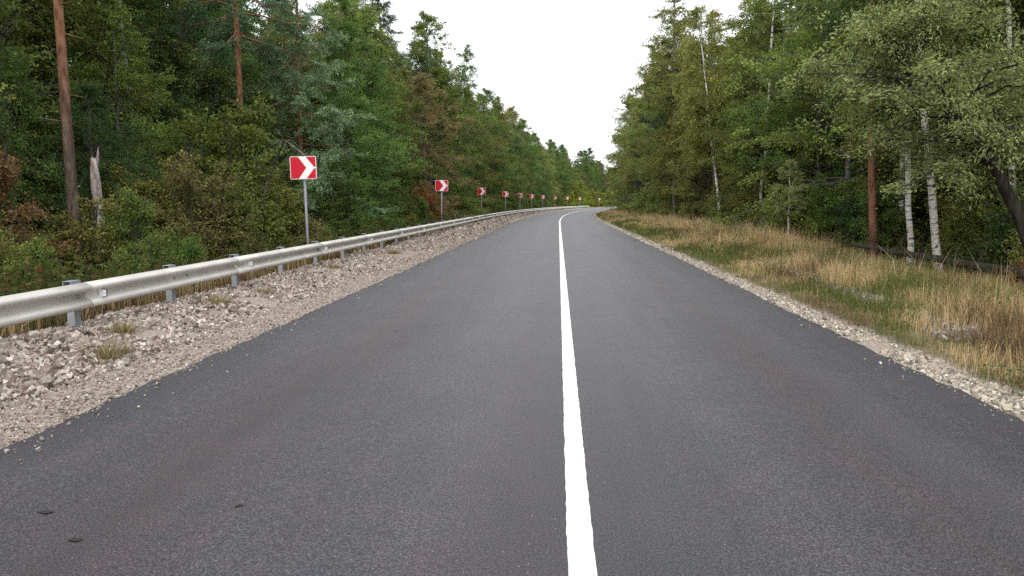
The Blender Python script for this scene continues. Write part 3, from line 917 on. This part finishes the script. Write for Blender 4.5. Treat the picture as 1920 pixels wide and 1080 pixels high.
# ---- low undergrowth under the trees ------------------------------------------
n = 115000
side = np.where(rng.random(n) < .68, -1, 1)
y = ydist(n, 8, 150, 1.05)
t = np.where(side < 0, -6.5-rng.beta(1, 2.2, n)*9, np.interp(y, [0, 110], [8.7, 7.9])+rng.beta(1, 1.6, n)*9)
cl = vnoise(t*1.1, y*1.1, 71)
keep = rng.random(n) < 1.5*cl-.2
t, y, cl = t[keep], y[keep], cl[keep]; n = len(t)
cen = np.stack([xc(y)+t, y, gz(t, y)+rng.random(n)**1.2*(.25+.95*cl)], -1)
pal = np.array([(.055,.085,.024), (.085,.105,.03), (.12,.085,.035), (.14,.065,.028), (.10,.12,.03)])
cc = pal[rng.choice(5, n, p=[.36, .3, .14, .06, .14])]
me = leaf_mesh("undergrowth", cen, .10*np.clip(y/25, 1, 3), np.random.default_rng(9), .9, .6, "grass", 0, cc*3.2, None, .25, .05)
# leaf_mesh clips tints for foliage; write the true colours here
a = me.color_attributes["tint"]
c4 = np.ones((n*4, 4), np.float32); c4[:, :3] = (cc*np.exp(rng.normal(0, .22, (n, 1)))).repeat(4, 0)
a.data.foreach_set("color", c4.ravel())
ug = obj("undergrowth", me)
tag(ug, "low leafy undergrowth covering the forest floor on both sides", "undergrowth", kind="stuff")

# ---- broad-leaved weeds among the verge grass
n = 42000
y = ydist(n, 4.5, 60, 1.25); t = 3.65+rng.random(n)**.9*5.2
cl = vnoise(t*2.1, y*1.6, 81)
keep = cl > .60
t, y, cl = t[keep], y[keep], cl[keep]; n = len(t)
cen = np.stack([xc(y)+t, y, gz(t, y)+rng.random(n)*(.08+.9*(cl-.6)+.18*np.clip((t-4)/3, 0, 1))], -1)
pal = np.array([(.095,.14,.035), (.13,.165,.045), (.20,.18,.07), (.19,.115,.055), (.075,.11,.04)])
cc = pal[rng.choice(5, n, p=[.3, .28, .16, .10, .16])]
me = leaf_mesh("verge_weeds", cen, rng.uniform(.025, .06, n)*np.clip(y/14, 1, 3), np.random.default_rng(19), .8, .5, "grass")
c4 = np.ones((n*4, 4), np.float32); c4[:, :3] = (cc*np.exp(rng.normal(0, .22, (n, 1)))).repeat(4, 0)
me.color_attributes["tint"].data.foreach_set("color", c4.ravel())
vw = obj("verge_weeds", me)
tag(vw, "small broad-leaved weeds scattered through the right verge grass", "weeds", kind="stuff")

# ---- weeds growing through the left gravel -------------------------------------
for i, (t, y, s, lab) in enumerate([(-4.55, 7.0, 1.0, "nearest dry weed tuft in the left gravel"), (-5.05, 8.1, .8, "weed tuft in the left gravel close to the nearest guardrail posts"),
                                    (-5.0, 10.4, .9, "weed tuft in the left gravel beside the second guardrail post"), (-4.9, 11.8, .7, "small weed tuft in the left gravel near the third guardrail post"),
                                    (-5.2, 16.5, .8, "weed tuft in the left gravel below the nearest chevron sign"), (-4.9, 21.5, .9, "weed tuft in the left gravel past the nearest chevron sign")]):
    rr = np.random.default_rng(60+i); n = 420
    a = rr.uniform(0, 6.28, n); q = np.clip(np.abs(rr.normal(0, .14, n)), 0, .3)
    bs = np.stack([np.cos(a)*q, np.sin(a)*q, 0*a-.02], -1)
    hh = rr.uniform(.05, .22, n)
    tip = bs + np.stack([np.cos(a)*hh*rr.uniform(.2, 1.3, n), np.sin(a)*hh*rr.uniform(.2, 1.3, n), hh], -1)
    sd_ = np.stack([-np.sin(a), np.cos(a), 0*a], -1)*.005
    v = np.stack([bs-sd_, bs+sd_, tip], 1).reshape(-1, 3)
    col = np.concatenate([GREEN, STRAW*.7, BROWN])[rr.choice(11, n)]
    o = obj("weed_tuft", make_mesh("weed_tuft", v, np.arange(n*3).reshape(-1, 3), M["grass"], col=col.repeat(3, 0)), loc=P(t, y), rot=(0, 0, rr.uniform(0, 6)))
    o.scale = (s, s, s)
    tag(o, lab, "weed", "weeds in the left gravel")

# ================================================================ guardrail
RAIL_T = -5.92
rail = bpy.data.objects.new("guardrail", None); C.objects.link(rail)
rail.location = P(RAIL_T, 8.6)
tag(rail, "galvanised steel corrugated guardrail running along the left shoulder", "guardrail")
rail_inv = Matrix.Translation(-Vector(rail.location))
PROF = np.array([(0, .0), (.014, .003), (.075, .018), (.095, .032), (.103, .052), (.099, .075), (.080, .100), (.030, .130), (.008, .146), (.002, .1625), (.006, .182), (.022, .203),
                 (.085, .226), (.101, .243), (.104, .262), (.096, .283), (.075, .300), (.014, .321), (0, .325)])
POST_STEP = 2.28
FIRST = 8.62
BEAM = POST_STEP*2
RZ0 = .255


def rail_obj(name, me, y, t=RAIL_T, z=0.0, parent=rail):
    """place a piece at road position y, turned along the bend"""
    dx = float(xc(y+.5)-xc(y-.5))
    o = obj(name, me, parent)
    o.location = Vector((float(xc(y))+t, y, z)) - (rail.location if parent is rail else Vector())
    o.rotation_euler = (0, 0, -math.atan(dx))
    return o


def beam_mesh(L):
    yy = np.linspace(-.16, L+.16, 8)
    front = np.stack([np.stack([PROF[:, 0], np.full(len(PROF), q), PROF[:, 1]], -1) for q in yy])
    back = front - np.array([.004, 0, 0])
    k = len(PROF)
    V = np.concatenate([front.reshape(-1, 3), back.reshape(-1, 3)]); nb = len(yy)*k
    i = (np.arange(len(yy)-1)[:, None]*k+np.arange(k-1)[None]).ravel()
    F = [np.stack([i, i+1, i+1+k, i+k], 1), np.stack([i+k, i+k+1, i+1, i], 1)+nb]
    e = np.arange(len(yy)-1)*k
    F.append(np.stack([e, e+k, e+k+nb, e+nb], 1)); F.append(np.stack([e+k-1, e+k-1+nb, e+2*k-1+nb, e+2*k-1], 1))
    j = np.arange(k-1)
    F.append(np.stack([j, j+nb, j+1+nb, j+1], 1)); o = (len(yy)-1)*k
    F.append(np.stack([o+j, o+j+1, o+j+1+nb, o+j+nb], 1))
    return make_mesh("beam", V, np.concatenate(F), M["zinc"], True)


bm_beam = beam_mesh(BEAM)
# C-section post, 5 mm steel
mb = MB()
mb.prism([(0, -1), (.0, .52), (.006, .52), (.006, -1)], -.06, .06)
for s in (-1, 1):
    y0 = s*.06
    mb.prism([(-.085, -1), (-.085, .52), (0, .52), (0, -1)], min(y0, y0-s*.006), max(y0, y0-s*.006))
    mb.prism([(-.085, -1), (-.085, .52), (-.079, .52), (-.079, -1)], min(y0-s*.006, y0-s*.025), max(y0-s*.006, y0-s*.025))
me_post = mb.mesh("post", M["zincdark"])
mb = MB()   # bent spacer plate bolted on the post head
mb.prism([(-.10, .36), (-.10, .618), (-.094, .618), (-.094, .36)], -.09, .10)
mb.prism([(-.094, .612), (-.094, .618), (.0, .618), (.0, .612)], -.09, .10)
mb.prism([(-.006, .30), (-.006, .612), (0, .612), (0, .30)], -.09, .10)
me_brk = mb.mesh("bracket", M["zincdark"])
mb = MB()   # reflector: bent bracket with a slanted face
mb.prism([(0, .0), (.108, .014), (.108, .106), (0, .12)], -.004, .010)
me_rbody = mb.mesh("reflector", M["black"])
mb = MB(); mb.prism([(.006, .008), (.104, .020), (.104, .100), (.006, .112)], -.010, -.004)
me_rface = mb.mesh("reflector_face", M["reflector"])
mb = MB()
mb.tube(np.array([(-.004, 0, 0), (.008, 0, 0)]), .016, 8); mb.tube(np.array([(.0, 0, 0), (.016, 0, 0)]), .010, 6)
me_bolt = mb.mesh("bolt", M["zincdark"])

y = FIRST - 2*POST_STEP
i = 0
while y < 205:
    visible_posts = y > 2
    p = rail_obj("post", me_post, y, RAIL_T-.006)
    b = obj("bracket", me_brk, p, loc=(.004, 0, 0))
    if i % 2 == 0:
        rail_obj("beam", bm_beam, y, RAIL_T + (.0 if (i//2) % 2 else .0045), RZ0)
    if y < 60:
        rail_obj("bolt", me_bolt, y+.02, RAIL_T+.012, RZ0+.1625)
    if y < 75 and i % 2 == 0:
        rf = rail_obj("reflector", me_rbody, y+.42, RAIL_T+.010, RZ0+.105)
        obj("reflector_face", me_rface, rf)
        rail_obj("bolt", me_bolt, y+.42+POST_STEP, RAIL_T+.012, RZ0+.1625)
    y += POST_STEP; i += 1

# ================================================================ chevron signs
W_, H_ = .70, .60


def sign_meshes():
    mb = MB(); c = []
    # rounded plate
    def rrect(w, h, r_, n=5):
        out = []
        for cx, cz, a0 in ((w/2-r_, h/2-r_, 0), (-w/2+r_, h/2-r_, 90), (-w/2+r_, -h/2+r_, 180), (w/2-r_, -h/2+r_, 270)):
            for k_ in range(n):
                a = R(a0+90*k_/(n-1)); out.append((cx+r_*math.cos(a), cz+r_*math.sin(a)))
        return out
    mb.prism(rrect(W_, H_, .035), -.002, .022)
    plate = mb.mesh("panel", M["white"])
    mb = MB()
    mb.box((-W_/2+.05, .022, .13), (W_/2-.05, .045, .16)); mb.box((-W_/2+.05, .022, -.16), (W_/2-.05, .045, -.13))
    rails = mb.mesh("panel_rail", M["signback"])
    # red fields left of and right of the white arrow
    def flat(polys):
        m_ = MB()
        for poly in polys: m_.prism(poly, -.0055, -.002)
        return m_.mesh("red_field", M["red"])
    w, h = W_/2-.015, H_/2-.015
    red_l = flat([[(-w, -h), (-.125, -h), (.085, 0), (-.125, h), (-w, h)]])
    red_tr = flat([[(.08, h), (.29, .022), (w, .022), (w, h)]])
    red_br = flat([[(.08, -h), (w, -h), (w, -.022), (.29, -.022)]])
    mb = MB(); mb.tube(np.array([(0, 0, -.9), (0, 0, 2.76)]), .037, 10)
    post = mb.mesh("post", M["signpost"], True)
    mb = MB(); mb.box((-.06, -.052, -.02), (.06, -.034, .02)); mb.tube(np.array([(.05, -.05, 0), (.05, .03, 0)]), .008, 6); mb.tube(np.array([(-.05, -.05, 0), (-.05, .03, 0)]), .008, 6)
    clamp = mb.mesh("clamp", M["signback"])
    return plate, rails, red_l, red_tr, red_br, post, clamp


SM = sign_meshes()
ORD = ["nearest", "second", "third", "fourth", "fifth", "sixth", "seventh", "eighth", "ninth", "tenth", "eleventh", "twelfth"]
SIGNS = [(19.8, -6.84, 3, -1.2), (41.4, -6.6, 5, .8), (63, -6.6, -6, 0), (85, -6.6, 4, -.8), (101.5, -6.6, 0, .6), (117, -6.6, 7, 0), (133.5, -6.6, 0, 0), (153, -6.6, 4, 0), (174, -6.6, 0, 0),
         (196, -6.6, 0, 0), (233, -6.6, 0, 0), (264, -6.6, 0, 0)]
for i, (y, t, yaw, tl) in enumerate(SIGNS):
    p = P(t, y)
    e = bpy.data.objects.new("chevron_sign", None); C.objects.link(e)
    e.location = p; e.rotation_euler = (0, R(tl), R(yaw))
    extra = "large in view, on grey post behind the guardrail" if i == 0 else "along the guardrail, counted from the camera"
    tag(e, f"{ORD[i]} red and white chevron sign {extra}", "road sign", "chevron signs along the bend")
    obj("post", SM[5], e)
    pz = 2.47-float(p[2])
    pn = obj("panel", SM[0], e, loc=(0, -.075, pz))
    obj("panel_rail", SM[1], pn)
    for q in (2, 3, 4): obj("red_field", SM[q], pn)
    if i < 4:
        for dz in (-.145, .145): obj("clamp", SM[6], pn, loc=(0, .075+.04, dz))

# ================================================================ dark leaves lying on the asphalt
for (x, y, s, rz, lab) in [(-2.567, 3.455, .95, .4, "dark wet leaf on the asphalt near the left picture edge"), (-2.217, 3.16, .9, .1, "dark wet leaf closest to the bottom left corner"),
                           (-1.622, 3.58, .6, 1.1, "small dark leaf on the left lane, right of the two bigger ones")]:
    rr = np.random.default_rng(int(s*100+rz*10)); k = 12
    a = np.linspace(0, 6.283, k, endpoint=False)
    rad = .026*(1+.38*rr.normal(size=k)); ring = np.stack([np.cos(a)*rad*1.3, np.sin(a)*rad*.8, .003+.003*rr.random(k)], -1)
    v = np.concatenate([ring, [[0, 0, .003]], ring-np.array([0, 0, .002]), [[0, 0, .001]]])
    f = [(k, j, (j+1) % k) for j in range(k)] + [(2*k+1, k+1+(j+1) % k, k+1+j) for j in range(k)]
    o = obj("fallen_leaf", make_mesh("fallen_leaf", v, np.array(f), M["darkleaf"]), loc=(x, y, float(np.interp(abs(x-.11), [0, 1.9, 3.6], [.02, .012, 0]))+.002), rot=(0, 0, rz))
    o.scale = (s, s, s)
    tag(o, lab, "leaf", "leaves on the asphalt")
